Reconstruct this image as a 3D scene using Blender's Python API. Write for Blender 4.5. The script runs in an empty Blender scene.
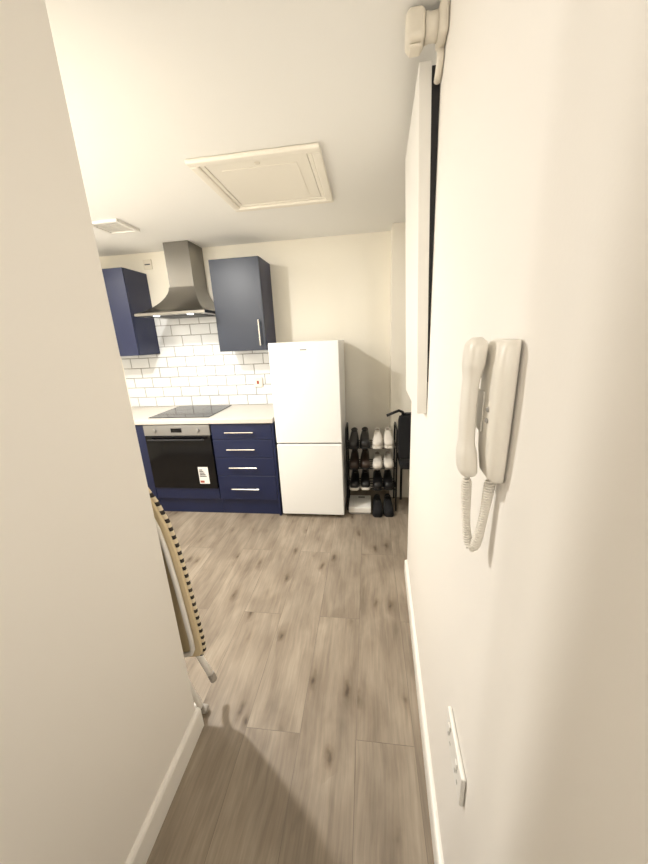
import bpy, bmesh, math, random
from mathutils import Vector, Matrix
random.seed(7)
S=bpy.context.scene; COL=S.collection
PI=math.pi
# ------------------------------------------------------------------ helpers
def lin(c):
    o=[]
    for v in c:
        v/=255.0
        o.append(v/12.92 if v<=.04045 else ((v+.055)/1.055)**2.4)
    return (o[0],o[1],o[2],1)
def mat(name,c,rough=.5,metal=0,spec=.5,bump=0,bscale=60,var=0,coat=0,emit=0):
    m=bpy.data.materials.new(name); m.use_nodes=True; nt=m.node_tree; b=nt.nodes['Principled BSDF']
    b.inputs['Roughness'].default_value=rough; b.inputs['Metallic'].default_value=metal
    b.inputs['Specular IOR Level'].default_value=spec; b.inputs['Coat Weight'].default_value=coat
    col=lin(c); b.inputs['Base Color'].default_value=col
    if emit:
        b.inputs['Emission Color'].default_value=col; b.inputs['Emission Strength'].default_value=emit
    tc=nt.nodes.new('ShaderNodeTexCoord')
    n=nt.nodes.new('ShaderNodeTexNoise'); n.inputs['Scale'].default_value=bscale; n.inputs['Detail'].default_value=4
    nt.links.new(tc.outputs['Object'],n.inputs['Vector'])
    if var:
        r=nt.nodes.new('ShaderNodeMix'); r.data_type='RGBA'
        k=1-var; r.inputs['A'].default_value=(col[0]*k,col[1]*k,col[2]*k,1); r.inputs['B'].default_value=col
        nt.links.new(n.outputs['Fac'],r.inputs['Factor']); nt.links.new(r.outputs['Result'],b.inputs['Base Color'])
    if bump:
        bp=nt.nodes.new('ShaderNodeBump'); bp.inputs['Strength'].default_value=bump; bp.inputs['Distance'].default_value=.002
        nt.links.new(n.outputs['Fac'],bp.inputs['Height']); nt.links.new(bp.outputs['Normal'],b.inputs['Normal'])
    return m
ORG={}
def obj(name,bm,m,parent=None,bevel=0,smooth=False,local=False,seg=2):
    """link the bmesh as ONE object; world coordinates unless local"""
    o_=ORG.get(parent,Vector((0,0,0))) if parent else None
    if parent and not local: bmesh.ops.translate(bm,verts=bm.verts,vec=-o_)
    bmesh.ops.recalc_face_normals(bm,faces=bm.faces)
    me=bpy.data.meshes.new(name); bm.to_mesh(me); bm.free()
    me.materials.append(m)
    o=bpy.data.objects.new(name,me); COL.objects.link(o)
    if parent: o.parent=parent; ORG[o]=o_
    if smooth:
        for p in me.polygons: p.use_smooth=True
    if bevel:
        b=o.modifiers.new('bevel','BEVEL'); b.width=bevel; b.segments=seg; b.limit_method='ANGLE'; b.angle_limit=.6
        for p in me.polygons: p.use_smooth=True
        w=o.modifiers.new('wn','WEIGHTED_NORMAL'); w.keep_sharp=True
    return o
def tag(o,label,cat,group=None):
    o['label']=label; o['category']=cat
    if group: o['group']=group
    return o
def thing(name,label,cat,loc=(0,0,0),rz=0,group=None):
    o=bpy.data.objects.new(name,None); COL.objects.link(o); o.location=loc; o.rotation_euler=(0,0,rz); o.empty_display_size=.1
    ORG[o]=Vector(loc)
    return tag(o,label,cat,group)
def struct(name,bm,m,bevel=0):
    o=obj(name,bm,m,bevel=bevel); o['kind']='structure'; return o
def B(): return bmesh.new()
def box(bm,x0,x1,y0,y1,z0,z1):
    v=[bm.verts.new(p) for p in [(x0,y0,z0),(x1,y0,z0),(x1,y1,z0),(x0,y1,z0),(x0,y0,z1),(x1,y0,z1),(x1,y1,z1),(x0,y1,z1)]]
    for f in [(0,3,2,1),(4,5,6,7),(0,1,5,4),(1,2,6,5),(2,3,7,6),(3,0,4,7)]: bm.faces.new([v[i] for i in f])
    return bm
def bx(*a): return box(B(),*a)
def prism(bm,pts,axis,a,b):
    """polygon extruded along axis ('x','y','z')"""
    def P(p,t):
        return {'x':(t,p[0],p[1]),'y':(p[0],t,p[1]),'z':(p[0],p[1],t)}[axis]
    lo=[bm.verts.new(P(p,a)) for p in pts]; hi=[bm.verts.new(P(p,b)) for p in pts]
    n=len(pts); bm.faces.new(lo); bm.faces.new(hi[::-1])
    for i in range(n): bm.faces.new([lo[i],lo[(i+1)%n],hi[(i+1)%n],hi[i]])
    return bm
def tube(bm,pts,r,seg=10,closed=False,rr=None):
    pts=[Vector(p) for p in pts]; n=len(pts); rings=[]; prev=None
    for i,p in enumerate(pts):
        a=pts[i-1] if (i>0 or closed) else p; c=pts[(i+1)%n] if (i<n-1 or closed) else p
        t=(c-a).normalized()
        if prev is None:
            ref=Vector((0,0,1)) if abs(t.z)<.9 else Vector((1,0,0)); u=t.cross(ref).normalized()
        else:
            u=(prev-t*prev.dot(t)).normalized()
        prev=u; w=t.cross(u); R=rr[i] if rr else r
        rings.append([bm.verts.new(p+(u*math.cos(2*PI*k/seg)+w*math.sin(2*PI*k/seg))*R) for k in range(seg)])
    m=n if closed else n-1
    for i in range(m):
        q=rings[(i+1)%n]
        for k in range(seg): bm.faces.new([rings[i][k],rings[i][(k+1)%seg],q[(k+1)%seg],q[k]])
    if not closed: bm.faces.new(rings[0][::-1]); bm.faces.new(rings[-1])
    return bm
def lathe(bm,prof,c=(0,0,0),axis='z',seg=28):
    rings=[]
    for r,h in prof:
        ring=[]
        for k in range(seg):
            a=2*PI*k/seg; q=(max(r,1e-5)*math.cos(a),max(r,1e-5)*math.sin(a))
            p={'z':(q[0],q[1],h),'x':(h,q[0],q[1]),'y':(q[0],h,q[1])}[axis]
            ring.append(bm.verts.new(Vector(p)+Vector(c)))
        rings.append(ring)
    for i in range(len(rings)-1):
        for k in range(seg): bm.faces.new([rings[i][k],rings[i][(k+1)%seg],rings[i+1][(k+1)%seg],rings[i+1][k]])
    bm.faces.new(rings[0][::-1]); bm.faces.new(rings[-1]); return bm
def loft(bm,secs,K=20,e=.7):
    """secs: (centre Vector, half-size along u, half-size along v, u, v) superellipse sections"""
    rings=[]
    for c,a,b,u,v in secs:
        ring=[]
        for k in range(K):
            t=2*PI*k/K; co,si=math.cos(t),math.sin(t)
            ring.append(bm.verts.new(Vector(c)+Vector(u)*(math.copysign(abs(co)**e,co)*a)+Vector(v)*(math.copysign(abs(si)**e,si)*b)))
        rings.append(ring)
    for i in range(len(rings)-1):
        for k in range(K): bm.faces.new([rings[i][k],rings[i][(k+1)%K],rings[i+1][(k+1)%K],rings[i+1][k]])
    bm.faces.new(rings[0][::-1]); bm.faces.new(rings[-1]); return bm
def arc(p0,p1,p2,n=8):
    p0,p1,p2=map(Vector,(p0,p1,p2))
    return [p0*(1-t)**2+p1*2*t*(1-t)+p2*t*t for t in [i/n for i in range(n+1)]]

# ------------------------------------------------------------------ materials
M=dict(
 wall=mat('wall_paint',(241,236,228),.6,bump=.05,bscale=180,spec=.3),
 wallk=mat('kitchen_wall_paint',(244,238,224),.6,bump=.05,bscale=180,spec=.3),
 ceil=mat('ceiling_paint',(246,244,239),.8,bump=.05,bscale=150,spec=.2),
 skirt=mat('skirting_gloss',(242,238,230),.35),
 hatch=mat('hatch_paint',(245,239,226),.45),
 navy=mat('navy_laminate',(19,29,65),.42),
 navy_refl=mat('navy_reflection_tint',(32,40,57),.38),  # navy door with the grey of its reflection mixed into the colour
 steel=mat('brushed_steel',(140,137,132),.28,1,bump=.03,bscale=300),
 steeld=mat('grey_steel',(150,148,145),.4,.7),
 chrome=mat('satin_nickel',(205,200,190),.25,1),
 worktop=mat('worktop_laminate',(210,203,192),.35,var=.12,bscale=35),
 glass=mat('black_glass',(8,8,11),.1,spec=.35),
 ring=mat('hob_marking',(60,60,62),.3),
 fridge=mat('fridge_enamel',(236,235,232),.3,bump=.03,bscale=400),
 gasket=mat('dark_gasket',(70,70,70),.6),
 tile=mat('white_glazed_tile',(224,225,225),.1,coat=.3),
 grout=mat('grey_grout',(166,163,159),.9),
 white=mat('white_plastic',(240,237,230),.38),
 phone=mat('phone_plastic',(230,224,212),.35),
 cream=mat('cream_plastic',(230,222,206),.4),
 greyb=mat('grey_button',(150,147,141),.5),
 dark=mat('dark_wedge',(30,28,30),.7),
 blackm=mat('black_metal',(22,22,24),.4,.3),
 blackf=mat('black_fabric',(18,18,21),.9,bump=.3,bscale=300),
 shoeblack=mat('black_leather',(20,19,20),.4),
 shoebrown=mat('dark_brown_leather',(52,38,30),.45),
 shoewhite=mat('white_canvas',(224,218,208),.7,bump=.2,bscale=300),
 solew=mat('white_rubber',(225,220,210),.6),
 soleb=mat('black_rubber',(15,15,16),.7),
 soleg=mat('grey_rubber',(110,104,98),.7),
 lining=mat('shoe_lining',(28,26,26),.9),
 liningw=mat('pale_lining',(150,140,128),.9),
 beige=mat('beige_cover',(228,209,170),.85,bump=.2,bscale=250,var=.1),
 tubew=mat('white_tube',(236,232,225),.35),
 rubber=mat('foot_rubber',(165,158,149),.7),
 red=mat('red_indicator',(165,75,55),.4),
 label=mat('paper_label',(235,232,228),.6),
 lamp=mat('hood_lamp',(240,246,255),.4,emit=5),
)
def striped():
    m=bpy.data.materials.new('striped_binding'); m.use_nodes=True; nt=m.node_tree; b=nt.nodes['Principled BSDF']
    tc=nt.nodes.new('ShaderNodeTexCoord'); sp=nt.nodes.new('ShaderNodeSeparateXYZ'); nt.links.new(tc.outputs['Object'],sp.inputs[0])
    a=nt.nodes.new('ShaderNodeMath'); a.operation='MULTIPLY'; a.inputs[1].default_value=30; nt.links.new(sp.outputs['Z'],a.inputs[0])
    f=nt.nodes.new('ShaderNodeMath'); f.operation='FRACT'; nt.links.new(a.outputs[0],f.inputs[0])
    g=nt.nodes.new('ShaderNodeMath'); g.operation='GREATER_THAN'; g.inputs[1].default_value=.45; nt.links.new(f.outputs[0],g.inputs[0])
    x=nt.nodes.new('ShaderNodeMix'); x.data_type='RGBA'; x.inputs['A'].default_value=lin((52,46,42)); x.inputs['B'].default_value=lin((224,208,178))
    nt.links.new(g.outputs[0],x.inputs['Factor']); nt.links.new(x.outputs['Result'],b.inputs['Base Color']); b.inputs['Roughness'].default_value=.85
    return m
M['stripe']=striped()
def floor_mat():
    m=bpy.data.materials.new('oak_laminate'); m.use_nodes=True; nt=m.node_tree; b=nt.nodes['Principled BSDF']; L=nt.links.new; N=nt.nodes.new
    tc=N('ShaderNodeTexCoord'); mp=N('ShaderNodeMapping'); mp.inputs['Rotation'].default_value=(0,0,PI/2); mp.inputs['Location'].default_value=(.33,.06,0)
    L(tc.outputs['Object'],mp.inputs['Vector'])
    br=N('ShaderNodeTexBrick'); br.offset=.5; br.inputs['Scale'].default_value=1; br.inputs['Brick Width'].default_value=1.16; br.inputs['Row Height'].default_value=.225
    br.inputs['Mortar Size'].default_value=.0012; br.inputs['Mortar Smooth'].default_value=.3; br.inputs['Bias'].default_value=0
    br.inputs['Color1'].default_value=(0,0,0,1); br.inputs['Color2'].default_value=(1,1,1,1); br.inputs['Mortar'].default_value=(.5,.5,.5,1)
    L(mp.outputs['Vector'],br.inputs['Vector'])
    sh=N('ShaderNodeVectorMath'); sh.operation='MULTIPLY_ADD'; sh.inputs[1].default_value=(7,13,5); L(br.outputs['Color'],sh.inputs[0]); L(mp.outputs['Vector'],sh.inputs[2])
    def mapped(scale,src=None):
        mm=N('ShaderNodeMapping'); mm.inputs['Scale'].default_value=scale; L(src or sh.outputs[0],mm.inputs['Vector']); return mm.outputs[0]
    def noise(scale,sc=2.0,det=5,ro=.55,dist=0,src=None):
        n=N('ShaderNodeTexNoise'); n.inputs['Scale'].default_value=sc; n.inputs['Detail'].default_value=det; n.inputs['Roughness'].default_value=ro; n.inputs['Distortion'].default_value=dist
        L(mapped(scale,src),n.inputs['Vector']); return n
    def rng(n,a,c,lo=.3,hi=.7):
        r=N('ShaderNodeMapRange'); r.inputs['From Min'].default_value=lo; r.inputs['From Max'].default_value=hi; r.inputs['To Min'].default_value=a; r.inputs['To Max'].default_value=c
        L(n,r.inputs['Value']); return r.outputs[0]
    def mulv(a,c):
        q=N('ShaderNodeMath'); q.operation='MULTIPLY'; L(a,q.inputs[0]); L(c,q.inputs[1]); return q.outputs[0]
    # gentle sideways wander, so the grain is never dead straight
    wd=N('ShaderNodeTexNoise'); wd.inputs['Scale'].default_value=2.4; wd.inputs['Detail'].default_value=2; L(sh.outputs[0],wd.inputs['Vector'])
    wa=N('ShaderNodeVectorMath'); wa.operation='MULTIPLY_ADD'; wa.inputs[1].default_value=(0,.05,0); L(wd.outputs['Color'],wa.inputs[0]); L(sh.outputs[0],wa.inputs[2])
    W_=wa.outputs[0]
    n1=noise((1.6,4.0,1),2.0,4,.5,.4)
    n2=noise((2.2,48,1),2,6,.68,.1,W_)
    n3=noise((1.3,9,1),2,4,.55,.3,W_)
    n4=noise((1.4,22,1),2,4,.6,.2,W_)
    ramp=N('ShaderNodeValToRGB'); e=ramp.color_ramp.elements
    e[0].position=.3; e[0].color=lin((130,117,102)); e[1].position=.7; e[1].color=lin((163,150,133)); q=e.new(.5); q.color=lin((148,135,119))
    L(n1.outputs['Fac'],ramp.inputs[0])
    # knots: distorted elongated spots with soft halo, strength differs from cell to cell
    dn=N('ShaderNodeTexNoise'); dn.inputs['Scale'].default_value=13; dn.inputs['Detail'].default_value=4; L(sh.outputs[0],dn.inputs['Vector'])
    dv=N('ShaderNodeVectorMath'); dv.operation='MULTIPLY_ADD'; dv.inputs[1].default_value=(.10,.04,0); L(dn.outputs['Color'],dv.inputs[0]); L(sh.outputs[0],dv.inputs[2])
    m4=N('ShaderNodeMapping'); m4.inputs['Scale'].default_value=(2.3,5.0,1); L(dv.outputs[0],m4.inputs['Vector'])
    vo=N('ShaderNodeTexVoronoi'); vo.voronoi_dimensions='2D'; vo.inputs['Scale'].default_value=1.55; L(m4.outputs[0],vo.inputs['Vector'])
    sc_=N('ShaderNodeSeparateColor'); L(vo.outputs['Color'],sc_.inputs[0])
    kr=N('ShaderNodeValToRGB'); k=kr.color_ramp.elements; k[0].position=.025; k[0].color=(.36,.32,.29,1); k[1].position=.42; k[1].color=(1,1,1,1)
    q=k.new(.08); q.color=(.62,.58,.54,1); q=k.new(.18); q.color=(.86,.845,.83,1); L(vo.outputs['Distance'],kr.inputs[0])
    kf=rng(sc_.outputs[0],0,1,.25,.85)
    mu=N('ShaderNodeMix'); mu.data_type='RGBA'; mu.blend_type='MULTIPLY'; L(kf,mu.inputs['Factor']); L(ramp.outputs[0],mu.inputs['A']); L(kr.outputs[0],mu.inputs['B'])
    fac=mulv(rng(n2.outputs['Fac'],.86,1.11),rng(n4.outputs['Fac'],.89,1.08))
    fac=mulv(fac,rng(n3.outputs['Fac'],.88,1.04,.32,.52))
    fac=mulv(fac,rng(br.outputs['Color'],.94,1.05,0,1)); fac=mulv(fac,rng(br.outputs['Fac'],1,.66,0,1))
    fin=N('ShaderNodeVectorMath'); fin.operation='SCALE'; L(mu.outputs['Result'],fin.inputs[0]); L(fac,fin.inputs['Scale'])
    L(fin.outputs[0],b.inputs['Base Color']); b.inputs['Roughness'].default_value=.42; b.inputs['Specular IOR Level'].default_value=.35
    bp=N('ShaderNodeBump'); bp.inputs['Strength'].default_value=.05; bp.inputs['Distance'].default_value=.002; L(n2.outputs['Fac'],bp.inputs['Height']); L(bp.outputs[0],b.inputs['Normal'])
    return m
M['floor']=floor_mat()

# ------------------------------------------------------------------ room shell
CZ=2.359; YB=3.164; D=2.565
def wx(y): return .178+.0352*y
struct('floor',bx(-3.1,1.7,-1.3,3.27,-.1,0),M['floor'])
struct('ceiling',bx(-3.1,1.7,-1.3,3.27,CZ,CZ+.1),M['ceil'])
struct('wall_back',bx(-3.1,1.7,YB,YB+.1,0,CZ),M['wallk'])
struct('wall_corner',bx(.2,1.6,2.965,YB-.001,0,CZ-.001),M['wallk'])
struct('wall_right',prism(B(),[(wx(-1.2),-1.2),(wx(1.897),1.897),(wx(1.897)+.12,1.897),(wx(-1.2)+.12,-1.2)],'z',.0,CZ),M['wall'])
struct('wall_left',bx(-.816,-.706,-1.2,.888,0,CZ),M['wall'],)
struct('wall_front',bx(-3.0,-.817,.78,.888,0,CZ),M['wallk'])
struct('wall_far_left',bx(-3.1,-3.0,.78,YB,0,CZ),M['wallk'])
struct('wall_far_right',bx(1.6,1.7,-1.2,YB,0,CZ),M['wallk'])
struct('wall_behind',bx(-.816,1.6,-1.3,-1.2,0,CZ),M['wall'])
def skprof(w,h): return [(0,0),(w,0),(w,h-.012),(w-.004,h-.003),(w-.01,h),(0,h)]
def sk_right():
    bm=B(); pr=skprof(.016,.095); lo=[];hi=[]
    for p in pr:
        lo.append(bm.verts.new((wx(-1.19)-p[0],-1.19,p[1]+.0005))); hi.append(bm.verts.new((wx(1.897)-p[0],1.9,p[1]+.0005)))
    n=len(pr); bm.faces.new(lo); bm.faces.new(hi[::-1])
    for i in range(n): bm.faces.new([lo[i],lo[(i+1)%n],hi[(i+1)%n],hi[i]])
    return bm
struct('baseboard_right',sk_right(),M['skirt'])
struct('baseboard_left',prism(B(),[(-.706+p[0],p[1]+.0005) for p in skprof(.016,.1)],'y',-1.19,.9),M['skirt'],)
struct('baseboard_front',prism(B(),[(.888+p[0],p[1]+.0005) for p in skprof(.016,.1)],'x',-2.99,-.7065),M['skirt'])

# ------------------------------------------------------------------ kitchen base run
XE=-.803; XD=-1.341; XO=-1.962
t=thing('drawer_cabinet','navy base cabinet with four drawers and bar handles beside the fridge','cabinet',((XE+XD)/2,2.85,0))
body=B(); box(body,XD+.001,XE-.001,D+.021,YB-.002,.15,.868)
obj('body',body,M['navy'],t,.002)
obj('plinth',bx(XD+.001,XE-.001,D+.03,D+.048,.001,.149),M['navy'],t)
obj('end_panel',bx(XE,XE+.018,D+.001,YB-.002,.001,.868),M['navy'],t,.0015)
for z0,z1 in ((.155,.385),(.389,.555),(.559,.72),(.724,.86)):
    d=obj('drawer',bx(XD+.003,XE-.003,D,D+.019,z0,z1),M['navy'],t,.0025)
    zc=(z0+z1)/2; xc=(XD+XE)/2-.01
    hb=B(); tube(hb,[(xc-.125,D-.03,zc),(xc+.125,D-.03,zc)],.0065,12)
    for s in (-1,1): tube(hb,[(xc+s*.085,D-.03,zc),(xc+s*.085,D-.0005,zc)],.005,8)
    obj('handle',hb,M['chrome'],d,smooth=False)
# oven unit
t=thing('oven','built-under black glass oven with silver control strip below the hob','oven',((XO+XD)/2,2.85,0))
obj('housing',bx(XO+.002,XD-.001,D+.03,YB-.002,.15,.868),M['navy'],t)
obj('lower_panel',bx(XO+.003,XD-.003,D,D+.019,.155,.262),M['navy'],t,.002)
obj('plinth',bx(XO+.002,XD-.001,D+.03,D+.048,.001,.149),M['navy'],t)
cp=obj('control_panel',bx(XO+.004,XD-.004,D-.012,D+.028,.765,.862),M['steeld'],t,.003)
for kx in (-.2,.2):
    obj('knob',lathe(B(),[(.016,0),(.016,-.008),(.014,-.012),(.008,-.013)],((XO+XD)/2+kx,D-.0125,.813),'y'),M['steeld'],cp,smooth=False)
obj('display',bx((XO+XD)/2-.05,(XO+XD)/2+.05,D-.0135,D-.0122,.795,.832),M['glass'],cp)
dr=obj('door',bx(XO+.004,XD-.004,D-.014,D+.028,.268,.76),M['glass'],t,.004)
hb=B(); tube(hb,[(XO+.05,D-.045,.735),(XD-.05,D-.045,.735)],.007,12)
for s in (XO+.08,XD-.08): tube(hb,[(s,D-.045,.735),(s,D-.0145,.735)],.006,8)
obj('handle',hb,M['blackm'],dr)
lb=obj('energy_label',bx(XD-.165,XD-.072,D-.0156,D-.0144,.315,.475),M['label'],dr)
b2=B()
for i in range(5): box(b2,XD-.155,XD-.125+.008*i,D-.0164,D-.0157,.443-.015*i,.452-.015*i)
obj('print_lines',b2,M['gasket'],lb)
obj('red_print',bx(XD-.158,XD-.12,D-.0164,D-.0157,.325,.345),M['red'],lb)
# left base cabinet, mostly behind the hall wall
t=thing('base_cabinet','navy base cabinet door left of the oven, mostly hidden by hall wall','cabinet',(-2.25,2.85,0))
obj('body',bx(-2.54,XO-.001,D+.021,YB-.002,.15,.868),M['navy'],t)
obj('plinth',bx(-2.54,XO-.001,D+.03,D+.048,.001,.149),M['navy'],t)
d=obj('door',bx(-2.537,XO-.003,D,D+.019,.155,.86),M['navy'],t,.0025)
hb=B(); tube(hb,[(-2.5,D-.03,.6),(-2.5,D-.03,.82)],.0065,12)
for z in (.63,.79): tube(hb,[(-2.5,D-.03,z),(-2.5,D-.0005,z)],.005,8)
obj('handle',hb,M['chrome'],d)
tag(obj('worktop',bx(-2.55,XE+.022,D-.022,YB-.001,.8695,.91),M['worktop'],bevel=.004),'pale laminate kitchen worktop running over the navy base cabinets','worktop')
# hob
t=thing('hob','black glass ceramic hob set flush into the pale worktop','hob',(-1.65,2.86,.911))
hx0,hx1,hy0,hy1=-1.935,-1.365,2.615,3.115
obj('glass_top',bx(hx0,hx1,hy0,hy1,.9105,.916),M['glass'],t,.002)
for cx,cy,r in((-1.79,2.74,.09),(-1.5,2.74,.075),(-1.79,2.98,.075),(-1.5,2.98,.09)):
    bm=B(); n=40
    a=[bm.verts.new((cx+r*math.cos(2*PI*k/n),cy+r*math.sin(2*PI*k/n),.9164)) for k in range(n)]
    c=[bm.verts.new((cx+(r-.003)*math.cos(2*PI*k/n),cy+(r-.003)*math.sin(2*PI*k/n),.9164)) for k in range(n)]
    for k in range(n): bm.faces.new([a[k],a[(k+1)%n],c[(k+1)%n],c[k]])
    obj('cooking_zone',bm,M['ring'],t)
# tile splashback
TL,TR=-2.062,-1.292
t=thing('tile_splashback','white brick-bond tiled splashback with grey grout above the worktop','tiles',(-1.65,YB-.01,.911))
gb=B(); box(gb,-2.5,XE+.02,YB-.0085,YB-.0005,.911,1.443); box(gb,TL,TR,YB-.0085,YB-.0005,1.443,1.80)
obj('grout',gb,M['grout'],t)
tb=B(); tw,th,g=.2,.1,.0072
row=0; z=.914
while z<1.79:
    x=-2.6+(.1 if row%2 else 0)
    while x<XE+.02:
        # one tile; where it crosses the cabinets' bottom line it is cut to the open stretch
        for lo,hi,za,zb in((-2.5,XE+.02,.9,1.443),(TL,TR,1.4431,1.80)):
            a=max(x,lo); c=min(x+tw-g,hi); z0=max(z,za); z1=min(z+th-g,zb)
            if c-a>.012 and z1-z0>.012: box(tb,a,c,YB-.0145,YB-.0086,z0,z1)
        x+=tw
    z+=th; row+=1
obj('tiles',tb,M['tile'],t,.0055,seg=1)
# wall units
def wall_unit(x0,x1,label,hx,dm,z0=1.447,z1=2.181):
    t=thing('wall_cabinet',label,'cabinet',((x0+x1)/2,YB-.16,z0))
    yf=YB-.33
    obj('carcass',bx(x0,x1,yf+.02,YB-.0005,z0,z1),M['navy'],t,.0015)
    d=obj('door',bx(x0+.001,x1-.001,yf,yf+.0185,z0+.001,z1-.001),dm,t,.0025)
    hb=B(); tube(hb,[(hx,yf-.03,z0+.04),(hx,yf-.03,z0+.25)],.0065,12)
    for z in (z0+.07,z0+.22): tube(hb,[(hx,yf-.03,z),(hx,yf-.0005,z)],.005,8)
    obj('handle',hb,M['chrome'],d)
wall_unit(-1.288,-.863,'navy wall cabinet with long nickel handle, between hood and fridge',-.905,M['navy_refl'])
wall_unit(-2.55,-2.066,'navy wall cabinet left of the extractor hood, cut off by hall wall',-2.5,M['navy'])
# extractor hood
t=thing('extractor_hood','brushed steel chimney extractor hood over the hob','extractor hood',(-1.585,3.0,1.76))
hc=B()
X0,X1,Y0,Y1=-1.905,-1.291,2.655,YB-.0155
lv=[(X0,X1,Y0,1.765),(X0,X1,Y0,1.786),(X0+.008,X1-.008,Y0+.010,1.789)]
for i in range(1,11):
    s=i/10; e=1-(1-s)**1.65; z=1.789+.218*s**1.25
    lv.append((X0+.008+(-1.71-X0-.008)*e,X1-.008+(-1.475-X1+.008)*e,Y0+.010+(2.905-Y0-.010)*e,z))
rings=[[hc.verts.new(p) for p in((a,y,z),(b_,y,z),(b_,Y1,z),(a,Y1,z))] for a,b_,y,z in lv]
for i in range(len(rings)-1):
    for k in range(4): hc.faces.new([rings[i][k],rings[i][(k+1)%4],rings[i+1][(k+1)%4],rings[i+1][k]])
hc.faces.new(rings[0][::-1]); hc.faces.new(rings[-1])
can=obj('canopy',hc,M['steel'],t)
can.data.set_sharp_from_angle(angle=math.radians(35))
for p in can.data.polygons: p.use_smooth=True
obj('chimney',bx(-1.705,-1.48,2.91,YB-.0005,2.0075,CZ-.002),M['steel'],t,.002)
obj('filter',bx(-1.80,-1.38,2.74,3.05,1.760,1.7645),M['gasket'],can)
for x in(-1.74,-1.44): obj('hood_lamp',lathe(B(),[(.025,1.7605),(.025,1.7645)],(x,2.70,0)),M['lamp'],can)
# fridge freezer
fx0,fx1,fy,fz,sp=-.763,-.215,2.541,1.505,.689
t=thing('fridge_freezer','tall white two-door fridge freezer next to the drawers','fridge',((fx0+fx1)/2,2.82,0))
obj('cabinet',bx(fx0+.002,fx1-.002,fy+.062,3.11,.03,fz-.004),M['fridge'],t,.006)
obj('gasket',bx(fx0+.012,fx1-.012,fy+.052,fy+.0615,.05,fz-.02),M['gasket'],t)
d1=obj('fridge_door',bx(fx0,fx1,fy,fy+.0515,sp+.006,fz),M['fridge'],t,.009,seg=3)
d2=obj('freezer_door',bx(fx0,fx1,fy,fy+.0515,.035,sp-.004),M['fridge'],t,.009,seg=3)
obj('badge',bx(-.515,-.463,fy-.0012,fy-.0003,1.441,1.450),M['greyb'],d1)
obj('foot',lathe(B(),[(.02,.0),(.02,.03)],(fx0+.06,fy+.1,0)),M['soleb'],t)
obj('foot',lathe(B(),[(.02,.0),(.02,.03)],(fx1-.06,fy+.1,0)),M['soleb'],t)
obj('kick_plate',bx(fx0+.02,fx1-.02,fy+.06,fy+.08,.002,.03),M['gasket'],t)

# wall plates on the back wall
t=thing('switched_spur','white switch plate with red rocker on the tiles left of the fridge','switch',(-1.072,YB-.02,1.133))
obj('plate',bx(-1.117,-1.027,YB-.034,YB-.0148,1.088,1.178),M['cream'],t,.004)
obj('rocker',bx(-1.083,-1.061,YB-.038,YB-.0342,1.118,1.15),M['red'],t,.002)
t=thing('vent_plate','small cream blank plate high on the wall above the left wall cabinet','wall plate',(-2.03,YB-.01,2.25))
obj('plate',bx(-2.075,-1.99,YB-.012,YB-.0005,2.215,2.30),M['cream'],t,.003)
obj('slot',bx(-2.06,-2.005,YB-.0135,YB-.0122,2.252,2.262),M['gasket'],t)

# ------------------------------------------------------------------ ceiling fittings
t=thing('loft_hatch','cream square loft hatch with moulded frame in the ceiling','hatch',(-.523,2.056,CZ-.03))
x0,x1,y0,y1=-.844,-.203,1.734,2.378
def ring(x0,x1,y0,y1,w,z0,z1):
    b=B(); box(b,x0,x1,y0,y0+w,z0,z1); box(b,x0,x1,y1-w,y1,z0,z1); box(b,x0,x0+w,y0+w,y1-w,z0,z1); box(b,x1-w,x1,y0+w,y1-w,z0,z1); return b
obj('outer_frame',ring(x0,x1,y0,y1,.045,CZ-.022,CZ-.0005),M['hatch'],t,.009,seg=3)
obj('inner_frame',ring(x0+.0455,x1-.0455,y0+.0455,y1-.0455,.022,CZ-.012,CZ-.0005),M['hatch'],t,.004)
pn=obj('panel',bx(x0+.07,x1-.07,y0+.07,y1-.07,CZ-.009,CZ-.0005),M['hatch'],t,.003)
obj('raised_field',bx(x0+.13,x1-.13,y0+.13,y1-.13,CZ-.0115,CZ-.0092),M['hatch'],pn,.002)
obj('latch',lathe(B(),[(.014,CZ-.0095),(.014,CZ-.011),(.009,CZ-.013)],(-.52,1.83,0)),M['cream'],pn)
t=thing('ceiling_vent','square white slatted ceiling vent near the left wall cabinet','vent',(-1.78,2.44,CZ-.02))
obj('frame',ring(-1.9,-1.66,2.32,2.56,.025,CZ-.02,CZ-.0005),M['white'],t,.003)
for i in range(7):
    y=2.348+i*.0265
    obj('slat',prism(B(),[(y,CZ-.016),(y+.012,CZ-.016),(y+.024,CZ-.004),(y+.012,CZ-.004)],'x',-1.874,-1.686),M['white'],t)
obj('backing',bx(-1.874,-1.686,2.346,2.534,CZ-.0025,CZ-.0006),M['cream'],t)

# ------------------------------------------------------------------ right wall: local frame x = out of wall, y = toward camera
RZ=PI-math.atan(.0352)
def on_wall(name,label,cat,y,z): return thing(name,label,cat,(wx(y),y,z),RZ)
t=on_wall('wall_panel','tall flat white panel hung high on right wall, tilted out over a dark wedge','panel',1.555,1.23)
H=1.07; yl=.285
bm=prism(B(),[(.001,0),(.037,0),(.064,H),(.027,H)],'y',-yl,yl)
obj('board',bm,M['white'],t,.002,local=True)
bm=prism(B(),[(.0008,.12),(.0032,.12),(.026,H-.01),(.0008,H-.01)],'y',-yl+.015,yl-.006)  # dark wedge filling the gap between board and wall
obj('backing',bm,M['dark'],t,local=True)
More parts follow.
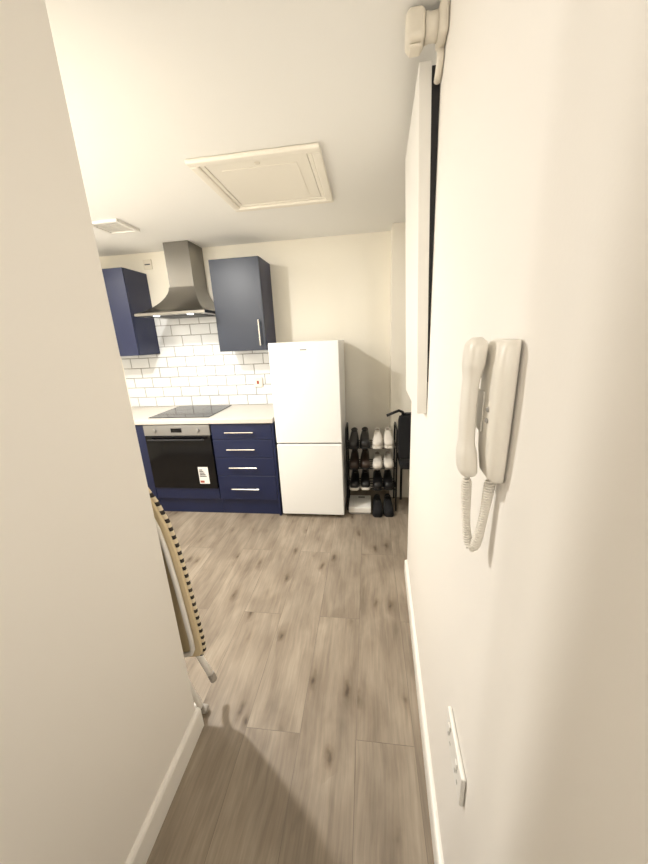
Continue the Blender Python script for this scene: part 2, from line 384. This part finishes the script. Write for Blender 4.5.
# fitting near the ceiling
t=on_wall('ceiling_corner_fitting','cream plastic fitting at the top of the right wall above the panel','fitting',1.19,2.317)
obj('base',bx(.0005,.026,-.040,.040,-.032,.038),M['cream'],t,.010,local=True,seg=3)
obj('arm',lathe(B(),[(.031,.0265),(.029,.036),(.029,.048),(.032,.058)],(0,0,.004),'x'),M['cream'],t,local=True,smooth=True)
cb=obj('cap',bx(.0585,.110,-.038,.035,-.033,.038),M['cream'],t,.016,local=True,seg=5)
obj('collar',bx(.068,.10,-.020,.020,-.042,-.0335),M['cream'],cb,.004,local=True)
obj('conduit',tube(B(),[(.0115,-.022,-.033),(.0115,-.024,-.05),(.0115,-.045,-.068),(.0115,-.07,-.076)],.010,12),M['cream'],t,local=True,smooth=True)
# entry phone
t=on_wall('entry_phone','white wall intercom phone with curly cord on the right wall','intercom phone',.492,1.414)
secs=[]
for zz,w,dp in((-.101,.018,.014),(-.099,.024,.019),(-.092,.029,.024),(-.06,.034,.027),(0,.039,.029),(.06,.042,.029),(.090,.042,.026),(.098,.039,.022),(.101,.033,.017)):
    secs.append(((dp/2+.0006,.002+(.042-w)*.25,zz),dp/2,w,(1,0,0),(0,1,0)))
obj('base',loft(B(),secs,32,.5),M['phone'],t,local=True,smooth=True)
obj('cradle',bx(.0293,.0312,-.034,.0,-.03,.03),M['phone'],t,.0008,local=True)
for z in(-.008,.008): obj('button',lathe(B(),[(.0035,.0294),(.0035,.031),(.0025,.032)],(0,.020,z),'x',16),M['greyb'],t,local=True)
secs=[]
for k in range(37):
    s=-1+2*k/36; z=s*.105
    endf=max(0,min(1,(abs(s)-.42)/.25)); endf=endf*endf*(3-2*endf)
    out_=.0422+.0052*(1-s*s)          # outer bow
    thick=.0092+.0040*endf; wid=.0208+.0035*endf
    cap=1 if abs(s)<.88 else max(.4,math.sqrt(max(0,1-((abs(s)-.88)/.12)**2)))
    secs.append(((out_,-.013,z),thick*cap,wid*cap,(1,0,0),(0,1,0)))
h=obj('handset',loft(B(),secs,24,.58),M['phone'],t,local=True,smooth=True)
# curly cord
path=arc((.042,-.012,-.105),(.038,-.020,-.19),(.032,-.016,-.222),16)+arc((.032,-.016,-.222),(.026,-.011,-.248),(.021,-.006,-.222),10)[1:]+arc((.021,-.006,-.222),(.015,.002,-.18),(.012,.004,-.1),14)[1:]
cum=[0]
for i in range(1,len(path)): cum.append(cum[-1]+(path[i]-path[i-1]).length)
def samp(s):
    for i in range(1,len(path)):
        if cum[i]>=s: return path[i-1].lerp(path[i],(s-cum[i-1])/(cum[i]-cum[i-1]))
    return path[-1]
pts=[]; turns=cum[-1]/.0045; n=int(turns*9)
for k in range(n+1):
    s=cum[-1]*k/n; p=samp(s); q=(samp(min(s+.003,cum[-1]))-samp(max(s-.003,0))).normalized()
    u=q.cross(Vector((0,1,0))).normalized(); w=q.cross(u); a=2*PI*turns*k/n
    rad=(.0056+.0008*math.sin(s*55))*min(1,s/.01,(cum[-1]-s)/.01)
    pts.append(p+(u*math.cos(a)+w*math.sin(a))*rad)
obj('cord',tube(B(),pts,.0022,6),M['phone'],t,local=True,smooth=True)
# double socket
t=on_wall('double_socket','white double wall socket low on the right wall above the skirting','socket',.555,.592)
obj('plate',bx(.0005,.011,-.073,.073,-.043,.043),M['white'],t,.004,local=True,seg=3)
for yy in(-.036,.036):
    b2=B(); box(b2,.0112,.0117,yy-.003,yy+.003,.0,.01); box(b2,.0112,.0117,yy-.014,yy-.007,-.016,-.011); box(b2,.0112,.0117,yy+.007,yy+.014,-.016,-.011)
    obj('pin_holes',b2,M['greyb'],t,local=True)
    obj('rocker',bx(.0112,.0145,yy-.006,yy+.006,.016,.032),M['white'],t,.001,local=True)

# ------------------------------------------------------------------ ironing board against the kitchen side of the hall wall end
t=thing('ironing_board','folded ironing board with beige cover and striped edge behind the left wall end','ironing board',(-.848,.972,0))
t.rotation_euler=(math.radians(2.2),0,0)
half=[(0,1.235),(.03,1.215),(.055,1.16),(.085,1.085),(.122,1.01),(.148,.93),(.163,.83),(.172,.7),(.178,.52),(.181,.4),(.178,.34),(.165,.315),(.13,.305),(0,.305)]
right=half; left=[(-a,b) for a,b in half[1:-1]][::-1]
out=right+left
obj('cover',prism(B(),out,'y',-.014,.014),M['beige'],t,.007,local=True,seg=3)
obj('edge_binding',tube(B(),[(a*1.01,.003,.77+(b-.77)*1.006) for a,b in out],.008,10,closed=True),M['stripe'],t,local=True,smooth=True)
obj('frame',tube(B(),[(a*.84,-.024,.77+(b-.77)*.94) for a,b in out],.0095,10,closed=True),M['tubew'],t,local=True,smooth=True)
leg=[(.06,-.038,.72),(.08,-.038,.3),(.11,-.036,.14)]+arc((.11,-.036,.14),(.14,-.03,.03),(.11,-.02,.022))[1:]+[(-.11,-.02,.022)]+arc((-.11,-.02,.022),(-.14,-.03,.03),(-.11,-.036,.14))[1:]+[(-.06,-.038,.72)]
obj('leg',tube(B(),leg,.012,12),M['tubew'],t,local=True,smooth=True)
l2=[(.07,.03,.6),(.125,.03,.28),(.15,.03,.20),(.165,.03,.155)]
obj('leg',tube(B(),l2,.013,12),M['tubew'],t,local=True,smooth=True)
obj('leg',tube(B(),[(-a,b,c) for a,b,c in l2],.013,12),M['tubew'],t,local=True,smooth=True)
for s in(-1,1):
    obj('rubber_foot',lathe(B(),[(.015,-.03),(.017,-.01),(.017,.015),(.013,.022)],(s*.132,-.024,.022),'x',16),M['rubber'],t,local=True)
    obj('rubber_foot',tube(B(),[(s*.164,.03,.16),(s*.174,.03,.125)],.0155,12),M['rubber'],t,local=True)

# ------------------------------------------------------------------ shoe rack and shoes
RX0,RX1,RY0,RY1=-.192,.236,2.70,2.94
RC=(RX0+RX1)/2
TZ=[.215,.41,.60]
t=thing('shoe_rack','black metal three-tier shoe rack full of shoes beside the fridge','shoe rack',(RC,2.82,0))
for x in(RX0,RX1):
    pts=[(x,RY0,.001),(x,RY0,.72)]+arc((x,RY0,.72),(x,RY0,.77),(x,RY0+.05,.77),5)[1:]+arc((x,RY1-.05,.77),(x,RY1,.77),(x,RY1,.72),5)+[(x,RY1,.001)]
    obj('side_frame',tube(B(),pts,.008,10),M['blackm'],t,smooth=True)
for z in TZ:
    b=B()
    for k in range(5):
        y=RY0+.01+k*(RY1-RY0-.02)/4; tube(b,[(RX0,y,z-.006),(RX1,y,z-.006)],.005,8)
    for x in (RX0,RX1): tube(b,[(x,RY0,z-.006),(x,RY1,z-.006)],.005,8)
    obj('shelf',b,M['blackm'],t)
W=[(0,.030,.062),(.05,.034,.070),(.15,.037,.072),(.28,.037,.074),(.4,.038,.074),(.52,.040,.069),(.65,.043,.060),(.78,.044,.053),(.88,.042,.048),(.95,.034,.040),(.99,.022,.030)]
def shoe(name,label,cat,loc,side,up,so,li,kind,rz=0,group=None,L=.27,hs=1.0,ws=1.0):
    t=thing(name,label,cat,loc,rz,group)
    st=.016 if kind!='sneaker' else .026
    bend=lambda s: side*.005*math.sin(PI*min(1,max(0,s)))
    pr=[];pl=[]
    for s,w,h in W:
        y=L*(.5-s); pr.append(((w+.002)*ws+bend(s),y)); pl.append((-(w+.002)*ws+bend(s),y))
    obj('sole',prism(B(),pr+pl[::-1],'z',0,st),so,t,.004,local=True)
    bm=B(); rings=[]; K=14
    for s,w,h in W:
        h2=h*hs*(.72 if (kind=='slipper' and s<.45) else 1)
        ringv=[]
        for k in range(K+1):
            a=PI*k/K; c,sn=math.cos(a),math.sin(a)
            e=.6
            X=math.copysign(abs(c)**e,c)*w*ws*(1-.18*max(0,sn)**2*(1 if s<.5 else .3)); Z=st+abs(sn)**e*max(h2-st*.4,.012)
            ringv.append(bm.verts.new((X+bend(s),L*(.5-s),Z)))
        rings.append(ringv)
    for i in range(len(rings)-1):
        for k in range(K): bm.faces.new([rings[i][k],rings[i][k+1],rings[i+1][k+1],rings[i+1][k]])
    for i in range(len(rings)-1): bm.faces.new([rings[i][0],rings[i+1][0],rings[i+1][K],rings[i][K]])
    bm.faces.new(rings[0]); bm.faces.new(rings[-1][::-1])
    u=obj('upper',bm,up,t,local=True,smooth=True)
    bm=B(); n=20; zt=st+.072*hs*(.72 if kind=='slipper' else 1)-st*.4
    v=[]
    for k in range(n):
        a=2*PI*k/n; s=.21+.17*math.sin(a); v.append(bm.verts.new((.024*ws*math.cos(a)+bend(s),L*(.5-s),zt+.003+.004*math.sin(a)**2)))
    c=bm.verts.new((bend(.2),L*(.5-.21),zt+.001))
    for k in range(n): bm.faces.new([v[k],v[(k+1)%n],c])
    obj('opening',bm,li,t,local=True)
    tub=B(); tube(tub,[(.0245*ws*math.cos(2*PI*k/n)+bend(.21),L*(.29-.17*math.sin(2*PI*k/n)),zt+.003+.004*math.sin(2*PI*k/n)**2) for k in range(n)],.005,6,closed=True)
    obj('collar',tub,up,t,local=True,smooth=True)
    if kind in('sneaker','lace'):
        b=B()
        for k in range(4):
            s=.46+.055*k; hh=.074*hs-(s-.4)*.09*hs; zz=st+hh-st*.4+.001
            tube(b,[(-.017+bend(s),L*(.5-s),zz-.006),(-.009+bend(s),L*(.5-s),zz),(.009+bend(s),L*(.5-s-.01),zz),(.017+bend(s),L*(.5-s-.01),zz-.006)],.0028,6)
        obj('laces',b,M['solew'] if kind=='sneaker' else M['shoeblack'],t,local=True)
    return t
yS=2.80
def pair(kind,nm,cat,desc,cx,z,up,so,li,gap=.101,y=yS,rz=0,**kw):
    for s,wd in((-1,'left-hand'),(1,'right-hand')):
        shoe(nm,'%s shoe of the %s'%(wd,desc),cat,(cx+s*gap/2,y+s*.006,z),-s,up,so,li,kind,rz,desc,**kw)
z0=.0005; CL,CR=RC-.102,RC+.102
pair('lace','dress_shoe','shoe','black lace-up pair on the top tier nearest the fridge',CL,TZ[2]+z0,M['shoeblack'],M['soleb'],M['lining'],hs=1.4,L=.285)
pair('sneaker','canvas_shoe','shoe','white lace-up pair on the top tier of the rack',CR,TZ[2]+z0,M['shoewhite'],M['solew'],M['liningw'],hs=1.25)
pair('lace','leather_shoe','shoe','dark brown pair on the second tier down of the rack',CL,TZ[1]+z0,M['shoebrown'],M['soleb'],M['lining'],hs=1.4,L=.28)
pair('slipper','slipper','slipper','low white slipper pair on the second tier down of the rack',CR,TZ[1]+z0,M['shoewhite'],M['soleg'],M['liningw'],hs=1.2)
pair('sneaker','trainer','shoe','black trainer pair with white soles on the lowest tier',CL,TZ[0]+z0,M['shoeblack'],M['solew'],M['lining'],hs=1.3,L=.285)
pair('lace','leather_shoe','shoe','plain black pair on the lowest tier above the floor slippers',CR,TZ[0]+z0,M['shoeblack'],M['soleb'],M['lining'],hs=1.35)
pair('slipper','slipper','slipper','chunky black slipper pair standing on the floor under the rack',.1215,.0005,M['blackf'],M['soleb'],M['lining'],y=2.72,hs=1.35,L=.285)
# bathroom scale
t=thing('bathroom_scale','low white bathroom scale on the floor at the foot of the fridge','scale',(-.08,2.75,0))
obj('platform',bx(-.180,.016,2.615,2.86,.02,.070),M['white'],t,.006,seg=3)
obj('base',bx(-.172,.010,2.622,2.85,.001,.0195),M['greyb'],t,.003)
obj('dial_window',bx(-.1,-.04,2.8,2.83,.0701,.0712),M['greyb'],t)
# chair, mostly hidden behind the end of the right wall
t=thing('padded_chair','black padded chair with thin arm showing past the right wall end','chair',(.45,2.75,0))
obj('backrest',loft(B(),[((.44,2.62,z),hx,.026,(1,0,0),(0,1,0)) for z,hx in ((.54,.18),(.55,.195),(.60,.202),(.75,.204),(.86,.203),(.895,.195),(.90,.18))],28,.25),M['blackf'],t,smooth=True)
obj('seat',bx(.262,.66,2.648,2.94,.42,.48),M['blackf'],t,.015,seg=3)
for x,y in((.35,2.66),(.30,2.92),(.63,2.66),(.63,2.92)):
    obj('leg',tube(B(),[(x,y,.001),(x,y,.419)],.011,10),M['blackm'],t)
for x in (.35,.63): obj('back_post',tube(B(),[(x,2.66,.481),(x,2.66,.84)],.010,10),M['blackm'],t)
obj('arm',tube(B(),[(.28,2.62,.903),(.27,2.61,.93),(.24,2.6,.945),(.2,2.6,.93),(.145,2.6,.905)],.011,10),M['blackm'],t,smooth=True)
obj('top_rail',tube(B(),[(.262,2.622,.912),(.45,2.622,.916),(.62,2.622,.912)],.012,10),M['blackm'],t,smooth=True)

# ------------------------------------------------------------------ camera (solved from the photograph's perspective)
yaw,pitch,roll,f,h=.140,.280,.048,329.0,1.529
F=Vector((-math.sin(yaw)*math.cos(pitch),math.cos(yaw)*math.cos(pitch),-math.sin(pitch)))
R0=Vector((math.cos(yaw),math.sin(yaw),0)); U0=R0.cross(F)
R=R0*math.cos(roll)-U0*math.sin(roll); U=U0*math.cos(roll)+R0*math.sin(roll)
cd=bpy.data.cameras.new('camera'); cam=bpy.data.objects.new('camera',cd); COL.objects.link(cam)
m=Matrix((R,U,-F)).transposed().to_4x4(); m.translation=Vector((0,0,h)); cam.matrix_world=m
cd.sensor_fit='VERTICAL'; cd.sensor_height=36; cd.sensor_width=27; cd.lens=f/864*36; cd.clip_start=.02
S.camera=cam
# ------------------------------------------------------------------ light
def area(name,loc,size,power,col,aim=None):
    l=bpy.data.lights.new(name,'AREA'); l.shape='DISK'; l.size=size; l.energy=power; l.color=col
    o=bpy.data.objects.new(name,l); COL.objects.link(o); o.location=loc
    d=(Vector(aim)-Vector(loc)) if aim else Vector((0,0,-1))
    o.rotation_euler=d.to_track_quat('-Z','Y').to_euler(); return o
WC=(1,.975,.93)
area('kitchen_ceiling_light',(-1.55,1.45,2.34),.08,50,WC)
area('added_side_light',(-2.75,1.88,2.25),.12,14,WC,(-.4,.75,0))  # unseen extra lamp, added to deepen the shadow wedge on the hall floor
area('ceiling_fill_light',(-2.3,1.5,1.0),1.0,8,WC,(-1.4,1.9,2.6))  # added upward fill out of view, lifts the ceiling brightness
area('hall_fill_light',(.0,-1.1,1.8),.8,20,(1,.965,.91),(-.5,.0,2.6))  # unseen fill added behind the camera to brighten hall walls and ceiling
area('side_room_light',(1.0,2.2,2.34),.25,5,WC)
area('hood_light',(-1.55,2.71,1.757),.06,1.0,(.82,.92,1))
w=bpy.data.worlds.new('world'); S.world=w; w.use_nodes=True
w.node_tree.nodes['Background'].inputs[0].default_value=(1,.95,.88,1); w.node_tree.nodes['Background'].inputs[1].default_value=.3
S.view_settings.view_transform='Standard'
